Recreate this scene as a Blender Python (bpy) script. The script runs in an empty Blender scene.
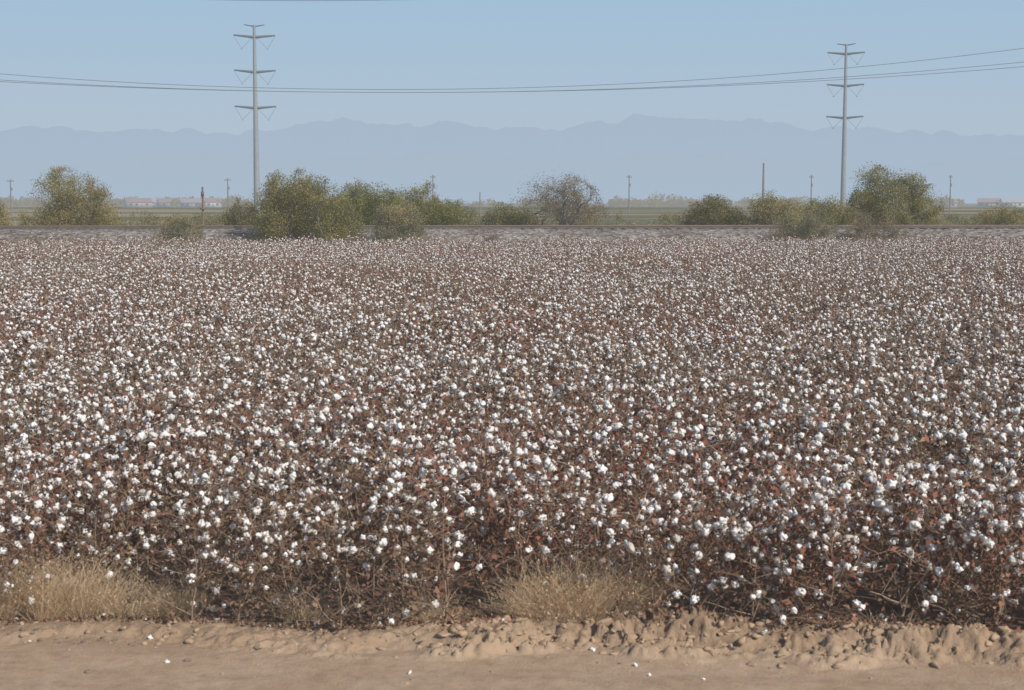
import bpy, math, random
import numpy as np
from mathutils import Vector, Matrix
import bmesh
R = np.random.RandomState(7)
F = 1500.0
H = 2.6
scene = bpy.context.scene
TH = math.atan(142.0/F)

def wx(px, D):  # world x for pixel column near horizon
    return (px-512)/F*D*math.cos(TH)
def wz(py, D):  # world z for pixel row at distance D
    return H - D*math.tan(TH + math.atan((py-345)/F))

# ---------------------------------------------------------------- noise
def vnoise(x, y, seed=0):
    xi = np.floor(x).astype(np.int64); yi = np.floor(y).astype(np.int64)
    xf = x-xi; yf = y-yi
    u = xf*xf*(3-2*xf); v = yf*yf*(3-2*yf)
    def h(a, b):
        n = (a*374761393 + b*668265263 + seed*974634777) & 0x7fffffff
        n = ((n ^ (n >> 13))*1274126177) & 0x7fffffff
        n = n ^ (n >> 16)
        return (n & 0xffff)/65535.0
    return (h(xi, yi)*(1-u)+h(xi+1, yi)*u)*(1-v)+(h(xi, yi+1)*(1-u)+h(xi+1, yi+1)*u)*v
def fbm(x, y, seed=0, octv=4, ridged=False):
    s = 0; a = 0.5; t = 0
    for i in range(octv):
        c_, s_ = math.cos(i*0.9+.3), math.sin(i*0.9+.3)
        xx = (x*c_-y*s_)*2**i+i*17.3; yy = (x*s_+y*c_)*2**i+i*9.1
        n = vnoise(xx, yy, seed+i)
        if ridged: n = 1-abs(2*n-1)
        s = s+a*n; t += a; a *= 0.5
    return s/t
def sstep(a, b, x):
    t = np.clip((x-a)/(b-a), 0, 1); return t*t*(3-2*t)

# ---------------------------------------------------------------- materials
def new_mat(name):
    m = bpy.data.materials.new(name); m.use_nodes = True
    nt = m.node_tree
    try: m.cycles.emission_sampling = 'NONE'
    except Exception: pass
    b = nt.nodes['Principled BSDF']
    b.inputs['Roughness'].default_value = 0.9
    try: b.inputs['Specular IOR Level'].default_value = 0.15
    except: pass
    return m, nt, b
HAZE_GLOW = (0.40, 0.465, 0.54, 1)
def add_haze_glow(nt, shader, fac, strength=1.0, col=HAZE_GLOW):  # painted haze: blends flat emission into the surface shader
    out = nt.nodes['Material Output']
    em = nt.nodes.new('ShaderNodeEmission'); em.inputs[0].default_value = col; em.inputs[1].default_value = strength
    mx = nt.nodes.new('ShaderNodeMixShader')
    if hasattr(fac, 'links'): nt.links.new(fac, mx.inputs[0])
    else: mx.inputs[0].default_value = fac
    nt.links.new(shader, mx.inputs[1]); nt.links.new(em.outputs[0], mx.inputs[2])
    nt.links.new(mx.outputs[0], out.inputs[0]); return mx
def ramp(nt, fac, stops):
    r = nt.nodes.new('ShaderNodeValToRGB')
    e = r.color_ramp.elements
    while len(e) < len(stops): e.new(0.5)
    for i, (p, c) in enumerate(stops):
        e[i].position = p; e[i].color = (*c, 1)
    nt.links.new(fac, r.inputs[0]); return r.outputs[0]
def noise(nt, scale, detail=4, vec=None, rough=0.55):
    n = nt.nodes.new('ShaderNodeTexNoise'); n.inputs['Scale'].default_value = scale
    n.inputs['Detail'].default_value = detail; n.inputs['Roughness'].default_value = rough
    if vec is not None: nt.links.new(vec, n.inputs['Vector'])
    return n.outputs[0]
def geo(nt):
    return nt.nodes.new('ShaderNodeNewGeometry')
def mixc(nt, fac, a, b, mode='MIX'):
    m = nt.nodes.new('ShaderNodeMix'); m.data_type = 'RGBA'; m.blend_type = mode
    for s, v in ((m.inputs[0], fac), (m.inputs[6], a), (m.inputs[7], b)):
        if hasattr(v, 'links'): nt.links.new(v, s)
        elif isinstance(v, tuple): s.default_value = (*v, 1) if len(v) == 3 else v
        else: s.default_value = v
    return m.outputs[2]
def mth(nt, op, a, b=None, c=None):
    m = nt.nodes.new('ShaderNodeMath'); m.operation = op
    for i, v in enumerate((a, b, c)):
        if v is None: continue
        if hasattr(v, 'links'): nt.links.new(v, m.inputs[i])
        else: m.inputs[i].default_value = v
    return m.outputs[0]
def maprange(nt, v, a, b, c=0.0, d=1.0, smooth=True):
    m = nt.nodes.new('ShaderNodeMapRange')
    nt.links.new(v, m.inputs[0])
    for i, q in enumerate((a, b, c, d)): m.inputs[i+1].default_value = q
    m.interpolation_type = 'SMOOTHSTEP' if smooth else 'LINEAR'
    return m.outputs[0]
def posy(nt, g, i=1):
    s = nt.nodes.new('ShaderNodeSeparateXYZ'); nt.links.new(g.outputs['Position'], s.inputs[0]); return s.outputs[i]

def island_mat(name, stops, nscale=0.0, tint=None, transl=0.0, haze=None, rough=0.85, hazecol=HAZE_GLOW):
    m, nt, b = new_mat(name)
    g = geo(nt)
    col = ramp(nt, g.outputs['Random Per Island'], stops)
    if tint:
        n = noise(nt, nscale, 3, g.outputs['Position'])
        f = maprange(nt, n, 0.42, 0.60)
        col = mixc(nt, f, col, mixc(nt, 1.0, col, tint, 'MULTIPLY'))
    nt.links.new(col, b.inputs['Base Color'])
    b.inputs['Roughness'].default_value = rough
    sh = b.outputs[0]
    if transl > 0:
        t = nt.nodes.new('ShaderNodeBsdfTranslucent'); nt.links.new(col, t.inputs[0])
        mx = nt.nodes.new('ShaderNodeMixShader'); mx.inputs[0].default_value = transl
        nt.links.new(sh, mx.inputs[1]); nt.links.new(t.outputs[0], mx.inputs[2]); sh = mx.outputs[0]
        nt.links.new(sh, nt.nodes['Material Output'].inputs[0])
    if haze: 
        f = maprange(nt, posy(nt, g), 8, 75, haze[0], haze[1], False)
        add_haze_glow(nt, sh, f, 1.0, hazecol)
    return m
def plain_mat(name, col, var=0.25, scale=6.0, rough=0.8, haze=0.0, metal=0.0):
    m, nt, b = new_mat(name)
    g = geo(nt)
    n = noise(nt, scale, 5, g.outputs['Position'])
    c = ramp(nt, n, [(0.3, tuple(x*(1-var) for x in col)), (0.7, tuple(min(1, x*(1+var)) for x in col))])
    nt.links.new(c, b.inputs['Base Color']); b.inputs['Roughness'].default_value = rough
    b.inputs['Metallic'].default_value = metal
    if haze > 0: add_haze_glow(nt, b.outputs[0], haze)
    return m

# ---------------------------------------------------------------- mesh builder
class MB:
    def __init__(s): s.v = []; s.f = []; s.m = []; s.n = 0
    def add(s, verts, faces, mat=0):
        verts = np.asarray(verts, float); faces = np.asarray(faces, np.int64)
        s.v.append(verts); s.f.append((faces+s.n, mat)); s.n += len(verts)
    def tube(s, pts, rad, sides=4, mat=0, cap=False):
        pts = np.asarray(pts, float); k = len(pts)
        rad = np.broadcast_to(np.asarray(rad, float), (k,))
        d = np.gradient(pts, axis=0); d /= np.linalg.norm(d, axis=1)[:, None]+1e-9
        up = np.array([0, 0, 1.0]) if abs(d[0][2]) < 0.9 else np.array([1.0, 0, 0])
        a = np.cross(d, up); a /= np.linalg.norm(a, axis=1)[:, None]+1e-9
        b = np.cross(d, a)
        ang = np.arange(sides)*2*math.pi/sides
        v = pts[:, None]+rad[:, None, None]*(np.cos(ang)[None, :, None]*a[:, None]+np.sin(ang)[None, :, None]*b[:, None])
        i = np.arange(k-1)[:, None]*sides; j = np.arange(sides)[None]; jn = (j+1) % sides
        f = np.stack([i+j, i+jn, i+sides+jn, i+sides+j], -1).reshape(-1, 4)
        s.add(v.reshape(-1, 3), f, mat)
    def box(s, c, size, mat=0):
        c = np.array(c); h = np.array(size)/2
        v = np.array([[x, y, z] for x in (-1, 1) for y in (-1, 1) for z in (-1, 1)])*h+c
        f = [[0, 1, 3, 2], [4, 6, 7, 5], [0, 4, 5, 1], [2, 3, 7, 6], [0, 2, 6, 4], [1, 5, 7, 3]]
        s.add(v, f, mat)
    def quads(s, centers, size, mat=0, rs=R, aspect=0.6, fold=0.25, updir=0.0):
        n = len(centers)
        if n == 0: return
        a = rs.normal(size=(n, 3)); a[:, 2] += updir; a /= np.linalg.norm(a, axis=1)[:, None]
        b = rs.normal(size=(n, 3)); b -= (a*b).sum(1)[:, None]*a; b /= np.linalg.norm(b, axis=1)[:, None]
        c = np.cross(a, b)
        sz = np.broadcast_to(np.asarray(size, float), (n,))*(0.6+0.8*rs.rand(n)); sz = sz[:, None]
        C = np.asarray(centers)
        v = np.stack([C-a*sz*0.5, C+b*sz*aspect*0.5+c*sz*fold*0.5, C+a*sz*0.5, C-b*sz*aspect*0.5+c*sz*fold*0.5], 1).reshape(-1, 3)
        i = np.arange(n)[:, None]*4
        s.add(v, np.concatenate([i, i+1, i+2, i+3], 1), mat)
    def build(s, name, mats, smooth=False, link=True):
        me = bpy.data.meshes.new(name)
        V = np.concatenate(s.v)
        ls = []; lt = []; mi = []
        for f, m in s.f:
            ls.append(f.reshape(-1)); lt.append(np.full(len(f), f.shape[1])); mi.append(np.full(len(f), m))
        L = np.concatenate(ls); T = np.concatenate(lt); M = np.concatenate(mi)
        me.vertices.add(len(V)); me.vertices.foreach_set('co', V.reshape(-1).astype(np.float32))
        me.loops.add(len(L)); me.loops.foreach_set('vertex_index', L.astype(np.int32))
        me.polygons.add(len(T))
        st = np.concatenate([[0], np.cumsum(T)[:-1]])
        me.polygons.foreach_set('loop_start', st.astype(np.int32))
        for m in mats: me.materials.append(m)
        me.polygons.foreach_set('material_index', M.astype(np.int32))
        if smooth: me.polygons.foreach_set('use_smooth', np.ones(len(T), bool))
        me.update(calc_edges=True); me.validate()
        ob = bpy.data.objects.new(name, me)
        if link: scene.collection.objects.link(ob)
        return ob
def ico(sub):
    bm = bmesh.new(); bmesh.ops.create_icosphere(bm, subdivisions=sub, radius=1)
    v = np.array([p.co[:] for p in bm.verts]); f = np.array([[q.index for q in p.verts] for p in bm.faces]); bm.free()
    return v, f

# ---------------------------------------------------------------- ground
YAW = math.tan(math.radians(3.0))   # railway / far field edge drift
EDGE0 = 8.86
SL = 0.065
def edge_y(x): return EDGE0 - SL*x + 0.07*np.sin(x*1.1)+0.05*np.sin(x*2.7+1)
def axis(fine0, fine1, step, far0, far1, g=1.12):
    a = list(np.arange(fine0, fine1+1e-6, step))
    s = step; x = a[-1]
    while x < far1: s *= g; x += s; a.append(min(x, far1))
    s = step; x = a[0]; lo = []
    while x > far0: s *= g; x -= s; lo.append(max(x, far0))
    return np.array(lo[::-1]+a)
xs = axis(-4.4, 4.4, 0.014, -30000, 30000, 1.10)
ys = axis(7.9, 9.5, 0.013, -3000, 34000, 1.10)
X, Y = np.meshgrid(xs, ys)
def ground_z(X, Y):
    e = edge_y(X)
    d = Y-e                                  # >0 : in field
    near = sstep(30, 14, np.abs(Y))*sstep(40, 15, np.abs(X))
    wob = (fbm(X*2.1, Y*1.5, 61, 4)-0.5)
    d2 = d+wob*0.45
    nz = fbm(X*1.6, Y*1.8, 3, 4)
    right = 0.35+0.75*sstep(-1.5, 0.3, X)
    lip = sstep(-0.30, -0.16, d2)*sstep(0.32, -0.05, d2)
    berm = lip*(0.02+0.10*nz)*right
    mask = np.exp(-(np.maximum(0, np.abs(d2+0.07)-0.18)/0.11)**2)*(0.4+0.6*sstep(-1.5, 0.5, X))
    patch = 0.35+0.9*sstep(0.35, 0.65, fbm(X*2.5, Y*2.5, 91, 3))
    lum = fbm(X*9, Y*10, 5, 5)
    clod = (lum-0.5)*0.10*mask
    c2 = fbm(X*21+wob*3, Y*23, 27, 3)
    clod += sstep(0.48, 0.58, c2)*0.034*mask*patch
    c3 = fbm(X*44, Y*46, 37, 3)
    clod += sstep(0.48, 0.60, c3)*0.016*mask*patch
    d3 = d+0.5*(fbm(X*2.4, Y*2.0, 66, 4)-.5)
    m3 = sstep(-0.52, -0.42, d3)*sstep(-0.15, -0.36, d3)*sstep(0.40, 0.56, fbm(X*1.5, X*0+3.3, 71, 2))*sstep(-1.2, 0.0, X)
    clod += m3*(0.022+0.03*sstep(.45, .6, c2)+0.012*sstep(.48, .6, c3))
    road = (fbm(X*0.5, Y*5.0, 8, 3)-0.5)*0.018*(d < 0)+(fbm(X*9, Y*9, 18, 4)-.5)*0.008
    infield = sstep(0.1, 0.7, d)*((fbm(X*6, Y*6, 9, 3)-0.5)*0.06 + 0.02)
    return near*(berm+clod+road+infield)
Z = ground_z(X, Y)
V = np.stack([X, Y, Z], -1).reshape(-1, 3)
ny, nx = X.shape
i = (np.arange(ny-1)[:, None]*nx+np.arange(nx-1)[None]).reshape(-1, 1)
mb = MB(); mb.add(V, np.concatenate([i, i+1, i+nx+1, i+nx], 1))
m, nt, b = new_mat('ground_soil')
g = geo(nt); sep = nt.nodes.new('ShaderNodeSeparateXYZ'); nt.links.new(g.outputs['Position'], sep.inputs[0])
px_, py_ = sep.outputs[0], sep.outputs[1]
nf = noise(nt, 9, 8, g.outputs['Position'], 0.65)
nm = noise(nt, 1.3, 5, g.outputs['Position'])
sand = ramp(nt, nf, [(0.30, (0.39, 0.275, 0.185)), (0.5, (0.48, 0.35, 0.24)), (0.72, (0.54, 0.405, 0.29))])
sand = mixc(nt, maprange(nt, nm, 0.35, 0.7), sand, mixc(nt, 1.0, sand, (0.88, 0.84, 0.80), 'MULTIPLY'))
soil = ramp(nt, nf, [(0.30, (0.19, 0.125, 0.08)), (0.7, (0.31, 0.21, 0.14))])
edge = mth(nt, 'ADD', mth(nt, 'ADD', py_, mth(nt, 'MULTIPLY', px_, SL)), mth(nt, 'MULTIPLY', nm, 0.5))
f1 = maprange(nt, edge, EDGE0+0.12, EDGE0+0.45)
f0 = mth(nt, 'MULTIPLY', maprange(nt, edge, EDGE0-0.20, EDGE0+0.12), maprange(nt, nf, 0.42, 0.6))
sand = mixc(nt, f0, sand, (0.32, 0.22, 0.145))
near_col = mixc(nt, f1, sand, soil)
comb = nt.nodes.new('ShaderNodeCombineXYZ')
lg = mth(nt, 'LOGARITHM', mth(nt, 'MAXIMUM', py_, 50.0), 2.718)
nt.links.new(mth(nt, 'DIVIDE', px_, mth(nt, 'MULTIPLY', mth(nt, 'MAXIMUM', py_, 50.0), 0.9)), comb.inputs[0]); nt.links.new(mth(nt, 'MULTIPLY', lg, 2.6), comb.inputs[1])
ns = noise(nt, 1.3, 3, comb.outputs[0], 0.6)
far = ramp(nt, ns, [(0.30, (0.42, 0.33, 0.22)), (0.42, (0.30, 0.24, 0.155)), (0.49, (0.13, 0.145, 0.07)), (0.54, (0.19, 0.17, 0.10)), (0.60, (0.36, 0.28, 0.19)), (0.75, (0.46, 0.36, 0.25))])
gn = noise(nt, 0.6, 6, g.outputs['Position'])
far = mixc(nt, 1.0, far, ramp(nt, gn, [(0.3, (0.75, 0.75, 0.7)), (0.7, (1.0, 1.0, 1.0))]), 'MULTIPLY')
f2 = maprange(nt, py_, 82, 95)
col = mixc(nt, f2, near_col, far)
nt.links.new(col, b.inputs['Base Color']); b.inputs['Roughness'].default_value = 1.0
bp = nt.nodes.new('ShaderNodeBump'); bp.inputs['Strength'].default_value = 0.7; bp.inputs['Distance'].default_value = 0.025
nt.links.new(noise(nt, 45, 7, g.outputs['Position'], 0.75), bp.inputs['Height']); nt.links.new(bp.outputs[0], b.inputs['Normal'])
hz = mth(nt, 'ADD', maprange(nt, py_, 100, 2500, 0.0, 0.46), maprange(nt, py_, 5, 90, 0.02, 0.10, False))  # share of painted haze emission grows with distance
mx = add_haze_glow(nt, b.outputs[0], hz)
ground = mb.build('ground', [m], smooth=True)

# ---------------------------------------------------------------- soil clods + litter
mb = MB(); iv, jf = ico(2)
def clods(n, xr, yoff, smin, smax):
    for k in range(n):
        x = R.uniform(*xr); y = float(edge_y(x))+R.normal(yoff[0], yoff[1])
        s = smin+(smax-smin)*R.rand()**4
        v = iv.copy()
        for q in range(8):
            nrm = R.normal(size=3); nrm /= np.linalg.norm(nrm); c0 = 0.40+0.35*R.rand()
            dd = v@nrm; over = np.maximum(0, dd-c0); v = v-over[:, None]*nrm
        v = v*(1+0.12*R.normal(size=(len(v), 1)))
        v = v*np.array([s*(0.8+.9*R.rand()), s*(0.7+.5*R.rand()), s*0.75])
        a = R.rand()*6.28; c_, s_ = math.cos(a), math.sin(a)
        v = v@np.array([[c_, s_, 0], [-s_, c_, 0], [0, 0, 1]])
        z = float(ground_z(np.array([x]), np.array([y]))[0])
        mb.add(v+[x, y, z+s*0.02], jf)
clods(1200, (-5.5, 5.5), (-0.08, 0.16), 0.004, 0.026)
clods(1400, (-0.5, 5.5), (-0.14, 0.18), 0.004, 0.040)
clods(160, (-5.5, 5.5), (-0.6, 0.4), 0.003, 0.014)
mclod = plain_mat('clod_soil', (0.39, 0.275, 0.185), 0.25, 20, 1.0, 0.02)
mb.build('soil_clods', [mclod])
mb = MB()
for k in range(45):
    x = R.uniform(-3.2, -2.1) if k < 26 else R.uniform(-4, 4); y = float(edge_y(x))-R.uniform(0.12, 0.4 if k < 26 else 0.9)
    s = 0.006+0.012*R.rand()**2; z = float(ground_z(np.array([x]), np.array([y]))[0])
    mb.add((iv*(1+.12*R.normal(size=(len(iv), 1))))*np.array([s*1.3, s, s*.6])+[x, y, z+s*.2], jf)
mb.build('road_gravel_stones', [plain_mat('dark_stone', (0.20, 0.15, 0.12), 0.3, 30, .9, .02)])

# ---------------------------------------------------------------- cotton plants
def boll_mesh(seed):
    v, f = ico(3)
    ph = np.arctan2(v[:, 1], v[:, 0]); st = np.sqrt(v[:, 0]**2+v[:, 1]**2)
    nl = 4 if seed % 3 else 5
    r = 1+0.24*np.cos(nl*ph+seed)*st
    r += 0.7*(vnoise(v[:, 0]*2.2+seed*7, v[:, 1]*2.2+v[:, 2]*2.7, seed)-0.5)+0.35*(vnoise(v[:, 0]*5+seed, v[:, 1]*5+v[:, 2]*5, seed+9)-0.5)
    return v*r[:, None]*np.array([1, 1, 0.9]), f
BO = [boll_mesh(s) for s in range(8)]
def rotm(rs):
    q = rs.normal(size=4); q /= np.linalg.norm(q); w, x, y, z = q
    return np.array([[1-2*(y*y+z*z), 2*(x*y-z*w), 2*(x*z+y*w)], [2*(x*y+z*w), 1-2*(x*x+z*z), 2*(y*z-x*w)], [2*(x*z-y*w), 2*(y*z+x*w), 1-2*(x*x+y*y)]])
def cotton(seed, nb, nleaf):
    rs = np.random.RandomState(seed); mb = MB()
    h = 0.76+0.2*rs.rand()
    lean = rs.normal(size=2)*0.08
    st = np.array([[lean[0]*t**2+0.02*math.sin(t*7+seed), lean[1]*t**2, h*t] for t in np.linspace(0, 1, 6)])
    mb.tube(st, np.linspace(0.009, 0.003, 6), 4, 0)
    sites = []; lsites = []
    nbr = 17
    for k in range(nbr):
        t = 0.05+0.93*k/nbr+rs.rand()*0.04
        p0 = np.array([np.interp(t, np.linspace(0, 1, 6), st[:, c]) for c in range(3)])
        a = k*2.4+rs.rand()*0.8; L = (0.44-0.20*t)*(0.7+0.6*rs.rand())
        d = np.array([math.cos(a), math.sin(a), 0.45+0.5*rs.rand()]); d /= np.linalg.norm(d)
        pts = [p0]
        for q in range(4):
            d = d+rs.normal(size=3)*0.20; d /= np.linalg.norm(d)
            pts.append(pts[-1]+d*L/4)
            if q >= 1: sites.append(pts[-1])
            lsites.append(pts[-1])
            if rs.rand() < 0.5:
                e = pts[-1]+rs.normal(size=3)*0.05; mb.tube([pts[-1], e], [0.002, 0.001], 3, 0); sites.append(e)
        mb.tube(pts, np.linspace(0.005, 0.002, 5), 3, 0)
    sites = np.array(sites); rs.shuffle(sites)
    w = 0.40*sites[:, 2]/h + rs.rand(len(sites))
    order = np.argsort(-w)
    chosen = []
    for o in order:
        if len(chosen) >= nb: break
        if all(np.linalg.norm(sites[o]-c) > 0.032 for c in chosen): chosen.append(sites[o])
    for c in chosen:
        c = c.copy(); c[2] = max(c[2], .05)
        v, f = BO[rs.randint(len(BO))]
        s = 0.0115+0.0135*rs.rand()
        v2 = (v*s*np.array([1, 1, 0.75+.8*rs.rand()]))@rotm(rs).T
        mb.add(v2+c, f, 2)
        for q in range(4):
            a = q*1.57+rs.rand()
            u = np.array([math.cos(a), math.sin(a), 0]); w_ = np.array([-u[1], u[0], 0])
            base = c-np.array([0, 0, s*0.75])
            mb.add([base-w_*s*.55, base+w_*s*.55, base+u*s*1.7+np.array([0, 0, s*.7])], [[0, 1, 2]], 0)
    lsites = np.array(lsites)
    for cnt, sg, sz in ((nleaf, 0.05, 0.045), (int(nleaf*1.7), 0.055, 0.028)):
        L = lsites[rs.randint(len(lsites), size=cnt)]+rs.normal(size=(cnt, 3))*sg
        L[:, 2] = np.maximum(L[:, 2], 0.03)
        mb.quads(L, sz, 1, rs, 0.6, 0.5)
    for q in range(110):
        p = lsites[rs.randint(len(lsites))]; e = p+rs.normal(size=3)*0.07+np.array([0, 0, .04])
        mb.tube([p, (p+e)/2+rs.normal(size=3)*.008, e], [0.0026, 0.002, 0.001], 3, 0)
    return mb
HZ = (0.025, 0.10)  # painted veil on the cotton: near and far emission share, lifts shadows
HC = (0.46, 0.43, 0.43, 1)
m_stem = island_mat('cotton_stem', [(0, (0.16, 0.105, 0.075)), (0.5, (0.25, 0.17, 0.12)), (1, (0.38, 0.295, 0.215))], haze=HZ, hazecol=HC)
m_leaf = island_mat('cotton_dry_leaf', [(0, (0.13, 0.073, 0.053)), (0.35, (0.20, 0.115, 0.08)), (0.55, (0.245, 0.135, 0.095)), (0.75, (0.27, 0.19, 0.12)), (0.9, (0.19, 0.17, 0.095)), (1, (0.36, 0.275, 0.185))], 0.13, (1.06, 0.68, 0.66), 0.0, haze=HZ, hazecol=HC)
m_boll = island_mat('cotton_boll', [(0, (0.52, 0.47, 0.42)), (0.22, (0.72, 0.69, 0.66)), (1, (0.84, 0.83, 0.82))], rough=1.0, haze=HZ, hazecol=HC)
coll = bpy.data.collections.new('cotton_plants')
NV = 12
for k in range(NV):
    nb = [11, 14, 17, 20, 22, 25, 27, 30, 33, 36, 39, 43][k]
    ob = cotton(100+k, nb, 85).build('cotton_plant_variant_%02d' % k, [m_stem, m_leaf, m_boll], link=False)
    coll.objects.link(ob)
pts = []
far_edge = lambda x: 67.5+YAW*x
row = 0.0; yy = 0.12
while yy < 71:
    base = EDGE0+yy
    hw = base*0.345*1.08+2.0
    n = int(2*hw/(0.25 if yy < 25 else 0.29))
    x = np.linspace(-hw, hw, n)+R.normal(size=n)*0.08
    e = edge_y(x)-EDGE0
    y = base+R.normal(size=n)*0.13*(1 if yy > .5 else .4)+e*max(0, 1-yy/8)
    keep = (y < far_edge(x))
    pts.append(np.stack([x[keep], y[keep]], 1))
    yy += 0.48 if row % 2 else 0.44
    row += 1
P = np.concatenate(pts)
def ingap(x, y):
    a = (x > -3.3) & (x < -2.0) & (y < 9.55)
    b_ = (x > 0.02) & (x < 0.72) & (y < 9.25)
    return a | b_
P = P[~(ingap(P[:, 0], P[:, 1]) & (R.rand(len(P)) < 0.85))]
dn = fbm(P[:, 0]*0.20, P[:, 1]*0.14, 47, 4)+R.normal(size=len(P))*0.08
dn2 = (dn-dn.mean())/dn.std()
amp = 2.2+1.2*sstep(12, 25, P[:, 1])
idx = np.clip((5.6+dn2*amp), 0, NV-1).astype(np.int32)
me = bpy.data.meshes.new('cotton_field')
co = np.column_stack([P, np.zeros(len(P))])
me.vertices.add(len(P)); me.vertices.foreach_set('co', co.reshape(-1).astype(np.float32))
a1 = me.attributes.new('pidx', 'INT', 'POINT'); a1.data.foreach_set('value', idx)
rot = np.column_stack([R.normal(size=len(P))*0.12, R.normal(size=len(P))*0.12, R.rand(len(P))*6.283])
a2 = me.attributes.new('prot', 'FLOAT_VECTOR', 'POINT'); a2.data.foreach_set('vector', rot.reshape(-1).astype(np.float32))
sc = (0.74+0.40*R.rand(len(P)))*(0.82+0.36*fbm(P[:, 0]*0.7, P[:, 1]*0.7, 77, 3))
a3 = me.attributes.new('pscl', 'FLOAT', 'POINT'); a3.data.foreach_set('value', sc.astype(np.float32))
cf = bpy.data.objects.new('cotton_field', me); scene.collection.objects.link(cf)
ng = bpy.data.node_groups.new('cotton_scatter', 'GeometryNodeTree')
ng.interface.new_socket('Geometry', in_out='INPUT', socket_type='NodeSocketGeometry')
ng.interface.new_socket('Geometry', in_out='OUTPUT', socket_type='NodeSocketGeometry')
gi = ng.nodes.new('NodeGroupInput'); go = ng.nodes.new('NodeGroupOutput')
ci = ng.nodes.new('GeometryNodeCollectionInfo'); ci.inputs['Collection'].default_value = coll
ci.inputs['Separate Children'].default_value = True; ci.inputs['Reset Children'].default_value = True
ip = ng.nodes.new('GeometryNodeInstanceOnPoints'); ip.inputs['Pick Instance'].default_value = True
def na(name, t):
    n = ng.nodes.new('GeometryNodeInputNamedAttribute'); n.data_type = t; n.inputs['Name'].default_value = name
    return [o for o in n.outputs if o.enabled][0]
ng.links.new(gi.outputs[0], ip.inputs['Points']); ng.links.new(ci.outputs[0], ip.inputs['Instance'])
ng.links.new(na('pidx', 'INT'), ip.inputs['Instance Index'])
ng.links.new(na('prot', 'FLOAT_VECTOR'), ip.inputs['Rotation'])
ng.links.new(na('pscl', 'FLOAT'), ip.inputs['Scale'])
ng.links.new(ip.outputs[0], go.inputs[0])
md = cf.modifiers.new('scatter', 'NODES'); md.node_group = ng
print('PLANTS', len(P))

# fallen cotton + leaf litter
mb = MB()
for k in range(200):
    x = R.uniform(-5, 5); y = float(edge_y(x))+abs(R.normal(0.0, 0.22))+0.05
    if R.rand() < 0.06: y -= R.rand()*1.0
    v, f = BO[R.randint(6)]; s = 0.006+0.009*R.rand()
    z = float(ground_z(np.array([x]), np.array([y]))[0])
    mb.add((v*s*np.array([1.3, 1, .7]))@rotm(R).T+[x, y, z+s*0.5], f, 0)
n = 6500
x = R.uniform(-5.5, 5.5, n); y = edge_y(x)+0.0+np.abs(R.normal(0.10, 0.22, n))
z = ground_z(x, y)+0.010
mb.quads(np.column_stack([x, y, z]), 0.028, 1, R, 0.6, 0.3, 0.0)
mb.build('fallen_cotton_litter', [m_boll, m_leaf])

# ---------------------------------------------------------------- dry grass
def grass(name, blobs, stops):
    mb = MB()
    for (cx, cy, rx, ry, n, h) in blobs:
        nc = max(3, n//90)
        ca = R.rand(nc)*6.28; cr = np.sqrt(R.rand(nc)); ch = 0.55+0.7*R.rand(nc)
        for k in range(n):
            q0 = R.randint(nc)
            bx = cx+rx*cr[q0]*math.cos(ca[q0]); by = cy+ry*cr[q0]*math.sin(ca[q0])
            ox, oy = R.normal()*0.035, R.normal()*0.03
            x = bx+ox; y = by+oy
            z = float(0.01)
            L = h*ch[q0]*(0.35+0.75*R.rand()); d = np.array([R.normal()*0.38+ox*9, R.normal()*0.3+oy*9, 1.0])
            w = 0.0010+0.0011*R.rand()
            p = [np.array([x, y, z])]
            for q in range(3):
                p.append(p[-1]+d/np.linalg.norm(d)*L/3); d = d+np.array([R.normal()*0.4+d[0]*0.45, R.normal()*0.35, -0.25])
            p = np.array(p); ww = np.array([w, w, w*0.8, w*0.3])[:, None]
            ang = R.rand()*3.14; u = np.array([math.cos(ang), math.sin(ang)*0.5, 0])
            v = np.concatenate([p-u*ww, p+u*ww])
            mb.add(v, [[0, 4, 5, 1], [1, 5, 6, 2], [2, 6, 7, 3]])
            if R.rand() < 0.25:
                mb.quads([p[-1], p[-1]-[0, 0, .008]], 0.014, 0, R, 0.5, 0.2)
    m = island_mat(name+'_blade', stops, transl=0.3, haze=(.03, .1), hazecol=HC)
    return mb.build(name, [m])
gst = [(0, (0.44, 0.31, 0.18)), (0.4, (0.64, 0.48, 0.31)), (0.8, (0.78, 0.62, 0.43)), (1, (0.54, 0.42, 0.26))]
grass('dry_grass', [(-2.95, 9.25, 0.45, 0.16, 2800, 0.44), (-2.35, 9.25, 0.4, 0.14, 1500, 0.34), (-3.4, 9.2, 0.35, 0.16, 1300, 0.38)], gst)
grass('dry_grass', [(0.22, 9.0, 0.26, 0.12, 2400, 0.40), (0.5, 9.08, 0.26, 0.14, 3000, 0.48)], gst)
grass('dry_grass', [(-1.3, 9.1, 0.15, 0.06, 200, 0.28), (1.1, 8.95, 0.2, 0.06, 150, 0.24), (2.2, 8.9, 0.3, 0.06, 120, 0.22), (-0.5, 9.0, 0.15, 0.06, 350, 0.30)], gst)
grass('dry_grass', [(3.35, 12.2, 0.35, 0.2, 1200, 1.0)], gst)

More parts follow.
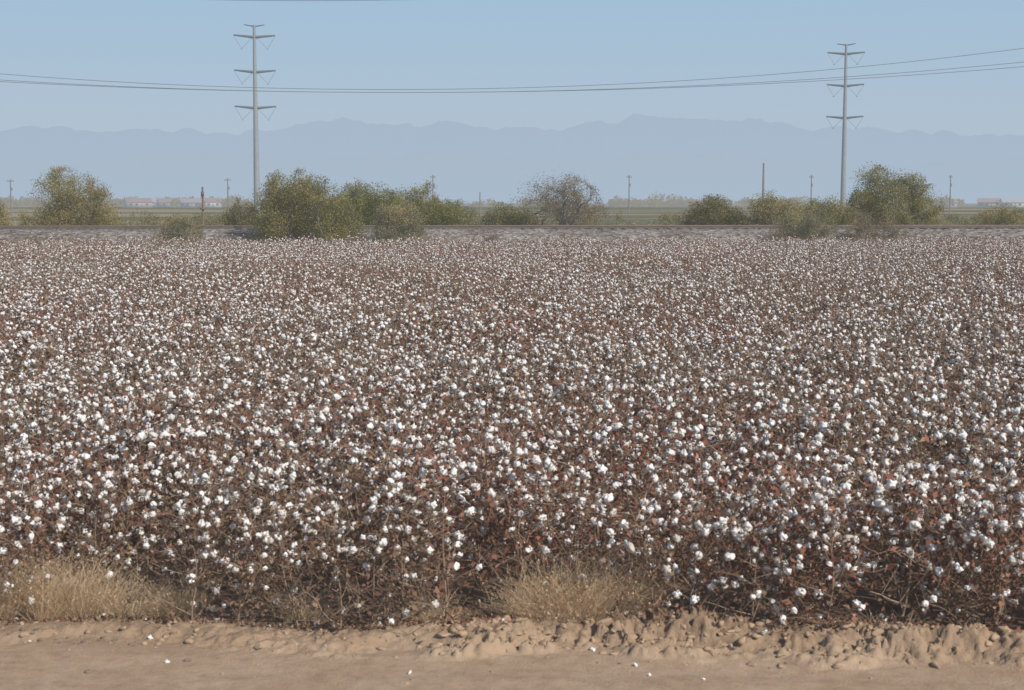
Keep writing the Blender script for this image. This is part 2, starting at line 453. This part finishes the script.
# ---------------------------------------------------------------- railway
def bank():
    mb = MB()
    prof = [(-6.5, 0.0), (-5.6, 0.05), (-4.9, 0.35), (-3.4, 0.95), (-2.6, 1.08), (-2.1, 1.16), (-1.8, 1.2), (-1.0, 1.22), (0, 1.22), (1.0, 1.22), (1.8, 1.2), (2.6, 1.08), (3.4, 0.95), (5, 0.3), (6.2, 0.0)]
    prof = np.array(prof)
    t = np.linspace(0, len(prof)-1, 60); py = np.interp(t, range(len(prof)), prof[:, 0]); pz = np.interp(t, range(len(prof)), prof[:, 1])
    xs = np.concatenate([np.linspace(-260, -45, 200), np.arange(-44.7, 45, 0.25), np.linspace(45.3, 260, 200)])
    X, T = np.meshgrid(xs, np.arange(60)); Yv = py[T]; Zv = pz[T]+(fbm(X*1.2, Yv*1.2, 41, 3)-0.5)*0.12*(pz[T] > 0.02)+(fbm(X*.15, Yv*.1, 42, 2)-.5)*.12*(pz[T] > 0.02)*(np.abs(Yv) > 1.9)
    Zv = np.where(pz[T] < 0.02, -0.1, Zv)
    ny, nx = X.shape
    i = (np.arange(ny-1)[:, None]*nx+np.arange(nx-1)[None]).reshape(-1, 1)
    mb.add(np.stack([X, Yv, Zv], -1).reshape(-1, 3), np.concatenate([i, i+1, i+nx+1, i+nx], 1))
    m, nt, b = new_mat('ballast_stone'); g = geo(nt)
    vo = nt.nodes.new('ShaderNodeTexVoronoi'); vo.inputs['Scale'].default_value = 6; nt.links.new(g.outputs['Position'], vo.inputs['Vector'])
    sp = nt.nodes.new('ShaderNodeSeparateColor'); nt.links.new(vo.outputs['Color'], sp.inputs[0])
    c = ramp(nt, sp.outputs[0], [(0, (0.10, 0.095, 0.09)), (0.5, (0.24, 0.225, 0.21)), (1, (0.44, 0.415, 0.39))])
    c2 = ramp(nt, noise(nt, 0.5, 5, g.outputs['Position']), [(0.35, (0.70, 0.64, 0.58)), (0.65, (1.0, 0.98, 0.96))])
    c = mixc(nt, 1.0, c, c2, 'MULTIPLY')
    nt.links.new(c, b.inputs['Base Color'])
    bp = nt.nodes.new('ShaderNodeBump'); bp.inputs['Distance'].default_value = 0.06; bp.inputs['Strength'].default_value = 0.6
    nt.links.new(vo.outputs['Distance'], bp.inputs['Height']); nt.links.new(bp.outputs[0], b.inputs['Normal'])
    add_haze_glow(nt, b.outputs[0], 0.10, 1.0, HC)
    ob = mb.build('ballast_bank', [m], True)
    mb2 = MB()
    for x in np.arange(-120, 120, 0.6):
        mb2.box((x+R.normal()*0.02, R.normal()*0.02, 1.19), (0.24, 2.5, 0.14), 0)
    sl = mb2.build('sleepers', [plain_mat('sleeper_timber', (0.14, 0.12, 0.10), 0.3, 5, 0.9, .08)])
    mb3 = MB()
    for yv in (-0.72, 0.72):
        mb3.box((0, yv, 1.275), (520, 0.14, 0.02), 0); mb3.box((0, yv, 1.325), (520, 0.03, 0.08), 0); mb3.box((0, yv, 1.385), (520, 0.07, 0.04), 0)
    rl = mb3.build('rails', [plain_mat('rusty_rail_steel', (0.20, 0.15, 0.125), 0.2, 4, 0.6, .10)])
    e = bpy.data.objects.new('railway_track', None); scene.collection.objects.link(e)
    for o in (ob, sl, rl): o.parent = e
    e.location = (0, 80.5, 0); e.rotation_euler = (0, 0, math.atan(YAW))
bank()

# ---------------------------------------------------------------- trees
def tree(name, pxl, pxr, pytop, D, seed, leafmat, barkmat, nleaf=9000, leaf=0.11, trunks=5, spread=0.75, levels=4, clump=0.13, up=0.6, yoff=YAW, z0=0.0, depth=None, bare=0.0, lobes=0.5, prof=None):
    rs = np.random.RandomState(seed)
    leaf = leaf*0.8; nleaf = int(nleaf*1.5)
    x = wx((pxl+pxr)/2, D); Wd = (pxr-pxl)/F*D; Ht = wz(pytop, D)-z0
    Dp = depth or Wd*0.8
    segs = []; tips = []
    def grow(p, d, L, r, lv):
        k = 4; pts = [p]; 
        for q in range(k):
            d = d+rs.normal(size=3)*0.17+np.array([0, 0, 0.05*up]); d = d/np.linalg.norm(d)
            pts.append(pts[-1]+d*L/k)
        segs.append((np.array(pts), np.linspace(r, r*0.55, k+1), lv))
        if lv >= levels-2: tips.extend([(q_, lv) for q_ in pts[2:]])
        if lv < levels:
            nb = rs.randint(2, 5)
            for c in range(nb):
                st = pts[rs.randint(2, 5)] if c else pts[-1]
                nd = d+rs.normal(size=3)*0.62; nd[2] += 0.12*up; nd /= np.linalg.norm(nd)
                grow(st, nd, L*(0.62+0.22*rs.rand()), r*0.55, lv+1)
    for t in range(trunks):
        a = t*6.283/trunks+rs.rand()*0.9
        d = np.array([math.cos(a)*spread, math.sin(a)*spread, 0.9]); d /= np.linalg.norm(d)
        grow(np.array([math.cos(a)*0.15, math.sin(a)*0.15, 0.0]), d, 1.0*(0.8+0.4*rs.rand()), 0.075, 1)
    tp = np.array([t[0] for t in tips])
    lo = np.percentile(tp, 1.5, axis=0); hi = np.percentile(tp, 98.5, axis=0)
    s = np.array([Wd*0.90/(hi[0]-lo[0]), Dp*.9/(hi[1]-lo[1]), Ht*0.93/hi[2]])
    cx = (hi[0]+lo[0])/2; 
    def outline(a):
        q = np.clip(np.abs(a), 0, 1)
        o = np.sqrt(np.maximum(0.02, 1-q**2.6))
        if prof is not None: o = o*np.interp(a, np.linspace(-1, 1, len(prof)), prof)
        return o
    def tf(p):
        q = p*s; w = np.clip(q[:, 2:3]/max(Ht*0.35, .1), 0, 1)
        q = q-np.array([[cx*s[0], 0, 0]])*w
        q[:, 0] = np.where(np.abs(q[:, 0]) > Wd*.5, np.sign(q[:, 0])*(Wd*.5-(np.abs(q[:, 0])-Wd*.5)*.3), q[:, 0])
        mxz = Ht*outline(q[:, 0]/(Wd*0.53))*1.0
        over = q[:, 2] > mxz
        q[:, 2] = np.where(over, mxz-(q[:, 2]-mxz)*0.15, q[:, 2])
        q[:, 2] = np.maximum(q[:, 2], -0.05)
        return q
    mb = MB()
    rsc = (s[2]+s[0])/2
    for p, r, lv in segs:
        mb.tube(tf(p), np.maximum(r*rsc*.8, 0.008), 5 if lv < 3 else 3, 0)
    tp = tf(tp)
    keep = rs.rand(len(tp)) > bare
    tpk = tp[keep] if keep.any() else tp
    nl = int(nleaf*(1-lobes))
    wgt = 0.25+rs.rand(len(tpk))**2; wgt /= wgt.sum()
    ii = rs.choice(len(tpk), nl, p=wgt)
    c = tpk[ii]+np.clip(rs.normal(size=(nl, 3)), -1.6, 1.6)*clump*np.array([1.1, 1.1, 0.8])*(Ht/4.0)**0.5
    if lobes > 0:
        nL = int(30+Wd*5)
        lx = rs.uniform(-0.97, 0.97, nL); top = outline(lx)
        lz = top*rs.uniform(0.08, 0.88, nL); ly = rs.uniform(-.8, .8, nL)*np.sqrt(np.maximum(0.05, 1-lx**2))
        lr = (0.09+0.09*rs.rand(nL))
        C = np.stack([lx*(Wd/2-0.1*Wd), ly*Dp*0.42, lz*Ht], 1)
        n2 = int(nleaf*lobes); jj = rs.choice(nL, n2, p=lr**2/np.sum(lr**2))
        q = rs.normal(size=(n2, 3)); q /= np.linalg.norm(q, axis=1)[:, None]; q *= (rs.rand(n2, 1)**0.45)
        rad = lr[jj]*min(Wd*1.1, Ht*2.2)
        q = q*rad[:, None]*np.array([1.15, 1.1, 0.8])
        q *= (1+0.15*np.clip(rs.normal(size=(n2, 1)), -1.5, 2))
        c = np.concatenate([c, C[jj]+q])
    c = c[(c[:, 2] > 0.02)]
    mb.quads(c, leaf, 1, rs, 0.5, 0.2)
    ob = mb.build(name, [barkmat, leafmat])
    ob.location = (x, D+yoff*x, z0)
    return ob
def leafm(n, dark, mid, light, haze=0.09):
    m, nt, b = new_mat(n); g = geo(nt)
    c = ramp(nt, g.outputs['Random Per Island'], [(0, dark), (0.5, mid), (1, light)])
    nn = noise(nt, 1.1, 4, g.outputs['Position'])
    c = mixc(nt, maprange(nt, nn, 0.38, 0.62), mixc(nt, 1.0, c, (0.66, 0.74, 0.68), 'MULTIPLY'), mixc(nt, 1.0, c, (1.25, 1.17, 1.05), 'MULTIPLY'))
    nt.links.new(c, b.inputs['Base Color'])
    t = nt.nodes.new('ShaderNodeBsdfTranslucent'); nt.links.new(c, t.inputs[0])
    mx = nt.nodes.new('ShaderNodeMixShader'); mx.inputs[0].default_value = 0.35
    nt.links.new(b.outputs[0], mx.inputs[1]); nt.links.new(t.outputs[0], mx.inputs[2])
    add_haze_glow(nt, mx.outputs[0], haze, 1.0, (0.44, 0.44, 0.42, 1))
    return m
bark = plain_mat('tree_bark', (0.20, 0.16, 0.125), 0.3, 5, 0.9, 0.10)
L_olive = leafm('leaf_olive', (0.17, 0.16, 0.06), (0.27, 0.25, 0.10), (0.36, 0.325, 0.15))
L_tan = leafm('leaf_tan', (0.22, 0.19, 0.085), (0.34, 0.29, 0.14), (0.43, 0.37, 0.20))
L_green = leafm('leaf_green', (0.13, 0.14, 0.05), (0.23, 0.235, 0.09), (0.32, 0.315, 0.135))
L_grey = leafm('leaf_greygreen', (0.22, 0.20, 0.11), (0.32, 0.29, 0.17), (0.42, 0.375, 0.24))
L_brown = leafm('leaf_brown', (0.17, 0.135, 0.085), (0.26, 0.215, 0.135), (0.35, 0.29, 0.19))
L_dark = leafm('leaf_dark', (0.11, 0.11, 0.05), (0.20, 0.19, 0.085), (0.28, 0.26, 0.13))
T = tree
T('creosote_shrub', -22, 24, 201, 90, 1, L_tan, bark, 9000, lobes=.7)
T('palo_verde_tree', 30, 126, 165, 94, 2, L_tan, bark, 30000, trunks=5, spread=.7, bare=.1, lobes=.6, prof=[.8, 1, 1, .92, .9, .88, .85])
T('creosote_shrub', 157, 208, 213, 74.5, 3, L_grey, bark, 10000, 0.085, lobes=.7)
T('creosote_shrub', 22, 50, 233, 73.5, 33, L_brown, bark, 1500, 0.07)
T('mesquite_bush', 222, 268, 197, 88, 4, L_dark, bark, 9000, lobes=.7)
T('mesquite_tree', 250, 362, 167, 76, 5, L_olive, bark, 44000, 0.10, lobes=.7, trunks=6, prof=[.85, .97, 1, .96, .88, .85, .8])
T('mesquite_bush', 325, 408, 181, 90, 6, L_green, bark, 26000, lobes=.75, prof=[.95, 1, 1, 1, 1, 1, 1])
T('mesquite_bush', 376, 450, 180, 92, 7, L_olive, bark, 24000, lobes=.75)
T('mesquite_bush', 412, 484, 199, 90, 8, L_green, bark, 16000, lobes=.8)
T('creosote_shrub', 372, 427, 200, 75, 9, L_grey, bark, 13000, 0.085, lobes=.65)
T('creosote_shrub', 478, 540, 204, 88, 10, L_dark, bark, 12000, lobes=.8)
T('mesquite_tree', 494, 610, 173, 90, 12, L_brown, bark, 20000, 0.09, trunks=6, bare=.3, levels=5, lobes=.55, prof=[.5, .75, .95, 1, 1, .95, .8])
T('creosote_shrub', 482, 502, 231, 74, 34, L_brown, bark, 900, 0.07)
T('mesquite_bush', 682, 750, 196, 90, 13, L_dark, bark, 16000, lobes=.8)
T('mesquite_bush', 740, 810, 192, 89, 14, L_tan, bark, 17000, lobes=.8)
T('creosote_shrub', 768, 838, 207, 75.5, 35, L_grey, bark, 11000, .085, lobes=.65)
T('mesquite_bush', 790, 868, 198, 90, 15, L_olive, bark, 17000, lobes=.8)
T('palo_verde_tree', 848, 946, 163, 92, 16, L_olive, bark, 34000, trunks=5, bare=.1, lobes=.65, prof=[.5, .85, 1, 1, .95, .97, .9])
T('creosote_shrub', 845, 915, 209, 76, 17, L_brown, bark, 7000, 0.08, bare=.2, lobes=.5)
T('creosote_shrub', 972, 1046, 206, 92, 18, L_tan, bark, 9000, lobes=.7)
T('creosote_shrub', -110, -40, 190, 90, 19, L_olive, bark, 8000, lobes=.7)
T('mesquite_bush', 1060, 1140, 185, 90, 20, L_olive, bark, 8000, lobes=.7)

# scrub belt and weeds beside / beyond the track
mb = MB()
rs = np.random.RandomState(77)
for k in range(420):
    y = rs.uniform(90, 210); x = rs.uniform(-0.42, 0.42)*y
    if fbm(np.array([x*0.03]), np.array([y*0.03]), 58, 3)[0] < 0.44: continue
    w = rs.uniform(0.8, 2.4); hh = rs.uniform(0.7, 1.9); n = int(260*w)
    q = rs.normal(size=(n, 3)); q /= np.linalg.norm(q, axis=1)[:, None]; q *= rs.rand(n, 1)**0.4
    c = q*np.array([w*.6, w*.6, hh*.5])*(1+.25*np.sin(q[:, :1]*6+k))+[x, y+YAW*x, hh*.5]
    mb.quads(c[c[:, 2] > 0], 0.15, k % 2, rs, 0.45, 0.2)
n = 3500
x = R.uniform(-50, 50, n); d = fbm(x*0.3, x*0, 57, 3) > 0.45; x = x[d]
y = 72.5+R.normal(size=len(x))*0.7; z = R.rand(len(x))*0.8
mb.quads(np.column_stack([x, y+YAW*x, z]), 0.10, 0, R, 0.4, 0.2)
mb.build('desert_scrub', [leafm('scrub_leaf_tan', (0.20, 0.165, 0.09), (0.31, 0.26, 0.15), (0.40, 0.345, 0.22), 0.12), leafm('scrub_leaf_olive', (0.15, 0.14, 0.07), (0.23, 0.21, 0.10), (0.31, 0.28, 0.15), 0.12)])

# ---------------------------------------------------------------- steel transmission poles
steel = plain_mat('galvanised_steel', (0.27, 0.285, 0.29), 0.1, 1.5, 0.6, 0.28)
armst = plain_mat('weathered_arm_steel', (0.12, 0.13, 0.14), 0.1, 1.5, 0.6, 0.25)
insul = plain_mat('insulator', (0.22, 0.23, 0.24), 0.1, 3, 0.5, 0.45)
def tpole(px, pytop, arms, D, rot):
    mb = MB(); x = wx(px, D); top = wz(pytop, D)
    zz = np.linspace(0, top, 9)
    mb.tube(np.column_stack([zz*0, zz*0, zz]), np.linspace(0.56, 0.24, 9), 12)
    mb.tube([[0, 0, 0], [0, 0, 0.5]], [0.8, 0.8], 12)
    for az in arms:
        z = wz(az, D)
        for s in (-1, 1):
            p = [np.array([0, 0, z-0.22]), np.array([s*1.3, 0, z-0.08]), np.array([s*2.4, 0, z+0.02]), np.array([s*3.45, 0, z+0.12])]
            mb.tube(p, [0.28, 0.22, 0.18, 0.13], 6, 2)
            v = np.array([s*2.15, 0, z-2.1]); q0 = np.array([s*0.45, 0, z-0.35])
            mb.tube([p[3]+[0, 0, -0.08], v], [0.035, 0.035], 5, 1); mb.tube([q0, v], [0.035, 0.035], 5, 1)
            for t in np.linspace(0.3, 0.85, 8):
                for a in (p[3], q0):
                    c = a*(1-t)+v*t; mb.tube([c, c+(v-a)*0.015], [0.065, 0.065], 6, 1)
            mb.box(v+[0, 0, -0.06], (0.3, 0.2, 0.12), 1)
    z = top-0.15
    mb.tube([[-1.7, 0, z+.2], [0, 0, z-0.1], [1.7, 0, z+.2]], [0.08, 0.13, 0.08], 5, 2)
    ob = mb.build('steel_transmission_pole', [steel, insul, armst]); ob.location = (x, D, 0); ob.rotation_euler = (0, 0, rot)
tpole(257, 25, (36, 71, 107), 255, 0.15)
tpole(843, 44, (53, 85, 117), 287, -0.12)

# ---------------------------------------------------------------- distribution line crossing the view + its (out of frame) poles
wood = plain_mat('pole_timber', (0.17, 0.13, 0.10), 0.25, 3, 0.9, 0.32)
mb = MB(); Dw = 100.0
def wire(k, xm, y0, r, dy):
    p = []
    for px in np.linspace(-420, 1380, 90):
        py = y0-k*(px-xm)**2
        p.append([wx(px, Dw), Dw+dy, wz(py, Dw)])
    mb.tube(p, r, 5)
    return p[0], p[-1]
ends = [wire(1.047e-4, 391, 89.5, 0.018, 0), wire(7.9e-5, 400, 91.5, 0.018, 0.9), wire(6.9e-5, 405, 93.5, 0.018, -0.9), wire(1.0e-4, 310, 0.6, 0.020, 0.0)]
mb.build('overhead_power_line', [plain_mat('aluminium_cable', (0.14, 0.14, 0.15), 0.1, 1, 0.6, 0.25)])
for e in (0, 1):
    mb = MB(); x = ends[0][e][0]; top = max(q[e][2] for q in ends)+0.3
    zz = np.linspace(0, top, 6)
    mb.tube(np.column_stack([zz*0, zz*0+0.0, zz]), np.linspace(0.22, 0.13, 6), 9)
    for q in ends:
        zt = q[e][2]; yo = q[e][1]-Dw
        mb.box((0, yo/2, zt-0.22), (0.12, abs(yo)+0.6, 0.12)); mb.tube([[0, yo, zt-0.18], [0, yo, zt]], [0.05, 0.04], 6)
    ob = mb.build('utility_pole', [wood]); ob.location = (x, Dw, 0)

def upole(px, pytop, D, arm=True, r=0.16):
    mb = MB(); top = wz(pytop, D)
    mb.tube([[0, 0, 0], [0, 0, top*.5], [0, 0, top]], [r, r*.85, r*.65], 8)
    if arm:
        mb.box((0, 0, top-0.5), (1.8, 0.12, 0.14))
        for s in (-.8, -.3, .3, .8): mb.tube([[s, 0, top-.43], [s, 0, top-.2]], [.06, .05], 6)
        mb.tube([[.28, 0, top-2.6], [.28, 0, top-1.9]], [.2, .2], 8)
    ob = mb.build('utility_pole', [wood]); ob.location = (wx(px, D), D, 0); ob.rotation_euler = (0, 0, 0.9 if arm else 0)
for px, top in ((11, 179), (228, 178), (433, 175), (629, 175), (811, 175), (950, 175), (-190, 178), (1160, 176)):
    upole(px, top, 340)
upole(763, 163, 230, False, 0.2)
upole(480, 192, 420, False, 0.2)
mb = MB(); D = 87; top = wz(187, D)
mb.tube([[0, 0, 0], [0, 0, top]], [0.06, 0.05], 8); mb.box((0.02, -0.10, top-0.4), (0.18, 0.03, 0.26)); mb.box((0, -0.09, top-1.25), (0.26, 0.04, 0.10))
ob = mb.build('trackside_marker_post', [plain_mat('rusty_post', (0.20, 0.13, 0.09), 0.2, 4, .8, .12)]); ob.location = (wx(206, D), D+YAW*wx(206, D), 0)

# ---------------------------------------------------------------- distant trees & houses
mb = MB()
rs = np.random.RandomState(5)
def dtree(x, y, w, h):
    n = 160
    q = rs.normal(size=(n, 3)); q /= np.linalg.norm(q, axis=1)[:, None]; q *= rs.rand(n, 1)**0.4
    lob = 1+0.3*np.sin(q[:, :1]*5+x)
    mb.quads(q*lob*np.array([w/2, w/2, h*0.42])+[x, y, h*0.55], 1.3, 0, rs, 0.7, 0.2)
    mb.tube([[x, y, 0], [x, y, h*.6]], [.3, .2], 4, 0)
for k in range(420):
    y = rs.uniform(800, 1500); x = rs.uniform(-0.42, 0.42)*y
    if fbm(np.array([x/y*14.0]), np.array([1.0]), 3, 3)[0] < 0.46 and rs.rand() < .8: continue
    s = rs.rand()
    dtree(x, y, 5+7*s, 3+4.0*s)
for px in (654, 660, 666, 672, 678): dtree(wx(px, 1500), 1500, 15, 11+rs.rand()*4)
for px in np.arange(60, 240, 7): dtree(wx(px, 1000)+rs.normal()*3, 1030, 7, 4.5+3*rs.rand())
mb.build('distant_tree_line', [leafm('distant_leaf', (0.11, 0.105, 0.07), (0.16, 0.15, 0.10), (0.21, 0.19, 0.13), 0.58)])
hw = [plain_mat('stucco_%d' % k, c, 0.08, 0.3, 0.9, 0.50) for k, c in enumerate([(0.42, 0.31, 0.25), (0.50, 0.45, 0.40), (0.34, 0.26, 0.21)])]
hr = [plain_mat('roof_%d' % k, c, 0.1, 0.3, 0.9, 0.55) for k, c in enumerate([(0.28, 0.15, 0.11), (0.26, 0.21, 0.19), (0.34, 0.31, 0.30)])]
hg = plain_mat('window_glass', (0.04, 0.05, 0.06), 0.1, 1, 0.2, 0.5)
def house(px, D, w, d, h, k):
    e = bpy.data.objects.new('farm_house', None); scene.collection.objects.link(e); e.location = (wx(px, D), D, 0); e.rotation_euler = (0, 0, rs.uniform(-.5, .5))
    a = MB(); a.box((0, 0, h/2), (w, d, h))
    a.add([[-w/2, -d/2, h], [-w/2, d/2, h], [-w/2, 0, h+d*.25], [w/2, -d/2, h], [w/2, d/2, h], [w/2, 0, h+d*.25]], [[0, 1, 2], [3, 5, 4]])
    wa = a.build('walls', [hw[k % 3]])
    r = MB(); o = .5
    for s in (-1, 1):
        r.add([[-w/2-o, s*(d/2+o), h-o*.5+.03], [w/2+o, s*(d/2+o), h-o*.5+.03], [w/2+o, 0, h+d*.25+.03], [-w/2-o, 0, h+d*.25+.03],
               [-w/2-o, s*(d/2+o), h-o*.5+.2], [w/2+o, s*(d/2+o), h-o*.5+.2], [w/2+o, 0, h+d*.25+.2], [-w/2-o, 0, h+d*.25+.2]],
              [[0, 1, 2, 3], [4, 5, 6, 7], [0, 1, 5, 4], [0, 3, 7, 4], [1, 2, 6, 5]])
    ro = r.build('roof', [hr[(k+1) % 3 if k % 2 else 0]])
    g_ = MB()
    for q in (-.35, -.12, .3): g_.box((q*w, -d/2-.02, h*.55), (1.4, .06, 1.1))
    wi = g_.build('windows', [hg])
    dd = MB(); dd.box((.1*w, -d/2-.02, 1.05), (1.0, .07, 2.1)); do = dd.build('door', [hr[1]])
    for c in (wa, ro, wi, do): c.parent = e
for k, (px, D, w) in enumerate([(138, 860, 14), (156, 880, 12), (174, 880, 18), (192, 860, 12), (210, 880, 12), (945, 880, 12), (990, 900, 14), (1012, 880, 12), (620, 1000, 12), (700, 1050, 14)]):
    house(px, D, w, 8, 2.9+0.4*rs.rand(), k)

# ---------------------------------------------------------------- mountains
def mountains(name, D, depth, prof, amp, seed, hz, col, hstr):
    xs = np.linspace(-0.75*D, 0.75*D, 900); ysn = np.linspace(0, 1, 60)
    X, T = np.meshgrid(xs, ysn)
    pxs = X/D*F+512
    pp = np.array(prof, float)
    base = np.interp(pxs, pp[:, 0], pp[:, 1])
    top = np.array([wz(q, D+depth*0.5) for q in base.reshape(-1)]).reshape(base.shape)
    jag = fbm(X/D*45, T*0+1.0, seed+3, 6, True)
    rid = fbm(X/D*22, T*4.0, seed, 5, True)
    shape = np.sin(np.clip(T, 0, 1)*math.pi)**0.8
    Z = top*shape*(0.93+0.28*(jag-0.5)*amp) + top*(rid-0.5)*0.45*shape*(1-shape*0.7)
    Z = Z-15*(T <= 0)-15*(T >= 1)
    V = np.stack([X, D+T*depth, Z], -1).reshape(-1, 3); ny, nx = X.shape
    i = (np.arange(ny-1)[:, None]*nx+np.arange(nx-1)[None]).reshape(-1, 1)
    mb = MB(); mb.add(V, np.concatenate([i, i+1, i+nx+1, i+nx], 1))
    m, nt, b = new_mat(name+'_rock'); g = geo(nt)
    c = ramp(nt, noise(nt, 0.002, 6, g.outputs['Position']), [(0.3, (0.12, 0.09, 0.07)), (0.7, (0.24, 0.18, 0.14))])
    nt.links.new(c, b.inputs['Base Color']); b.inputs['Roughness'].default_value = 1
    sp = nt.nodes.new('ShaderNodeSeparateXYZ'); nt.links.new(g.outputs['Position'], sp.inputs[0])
    f = maprange(nt, sp.outputs[2], 0, float(top.max()), min(1, hz+(1-hz)*0.8), hz)  # airlight painted into the rock as emission, stronger toward the foot
    add_haze_glow(nt, b.outputs[0], f, 1.0, col)
    mb.build(name, [m], True)
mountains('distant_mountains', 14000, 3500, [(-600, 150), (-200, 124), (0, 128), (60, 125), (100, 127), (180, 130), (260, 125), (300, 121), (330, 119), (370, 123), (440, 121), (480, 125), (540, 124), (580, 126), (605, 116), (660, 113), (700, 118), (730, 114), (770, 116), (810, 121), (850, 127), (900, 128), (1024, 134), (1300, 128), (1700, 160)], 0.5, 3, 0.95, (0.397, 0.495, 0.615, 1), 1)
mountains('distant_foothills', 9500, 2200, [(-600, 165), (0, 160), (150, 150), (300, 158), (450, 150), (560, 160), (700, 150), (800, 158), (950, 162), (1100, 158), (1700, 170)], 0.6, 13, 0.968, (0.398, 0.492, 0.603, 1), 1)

# ---------------------------------------------------------------- light
el = math.radians(38); az = math.radians(134)   # azimuth clockwise from +Y
w = bpy.data.worlds.new('World'); scene.world = w; w.use_nodes = True
nt = w.node_tree; bg = nt.nodes['Background']
STR = 0.10
sky = nt.nodes.new('ShaderNodeTexSky'); sky.sky_type = 'NISHITA'; sky.sun_disc = False
sky.sun_elevation = el; sky.sun_rotation = az; sky.dust_density = 1.0; sky.air_density = 1.0; sky.ozone_density = 1.0
tc = nt.nodes.new('ShaderNodeTexCoord'); sp = nt.nodes.new('ShaderNodeSeparateXYZ'); nt.links.new(tc.outputs['Generated'], sp.inputs[0])
hcol = ramp(nt, maprange(nt, sp.outputs[2], 0.0, 0.25, 0, 1, False), [(0.0, (0.44, 0.525, 0.615)), (0.22, (0.425, 0.53, 0.645)), (0.55, (0.36, 0.52, 0.68)), (1.0, (0.30, 0.46, 0.64))])
hs = mixc(nt, 1.0, hcol, (1/STR, 1/STR, 1/STR), 'MULTIPLY')
hf = maprange(nt, sp.outputs[2], 0.10, 0.6, 0.95, 0.0)
nt.links.new(mixc(nt, hf, sky.outputs[0], hs), bg.inputs[0]); bg.inputs[1].default_value = STR
sun = bpy.data.lights.new('sun', 'SUN'); sun.energy = 3.9; sun.angle = math.radians(0.5); sun.color = (1.0, 0.935, 0.84)
so = bpy.data.objects.new('sun', sun); scene.collection.objects.link(so)
d = Vector((math.sin(az)*math.cos(el), math.cos(az)*math.cos(el), math.sin(el)))
so.rotation_euler = d.to_track_quat('Z', 'Y').to_euler()

cam = bpy.data.cameras.new('camera'); cam.sensor_width = 36; cam.lens = 36*F/1024; cam.clip_end = 80000; cam.clip_start = 0.1
cam.dof.use_dof = True; cam.dof.focus_distance = 50.0; cam.dof.aperture_fstop = 6.3
co_ = bpy.data.objects.new('camera', cam); scene.collection.objects.link(co_)
co_.location = (0, 0, H); co_.rotation_euler = (math.pi/2-TH, 0, 0); scene.camera = co_
scene.view_settings.view_transform = 'Standard'; scene.view_settings.look = 'None'; scene.view_settings.exposure = 0
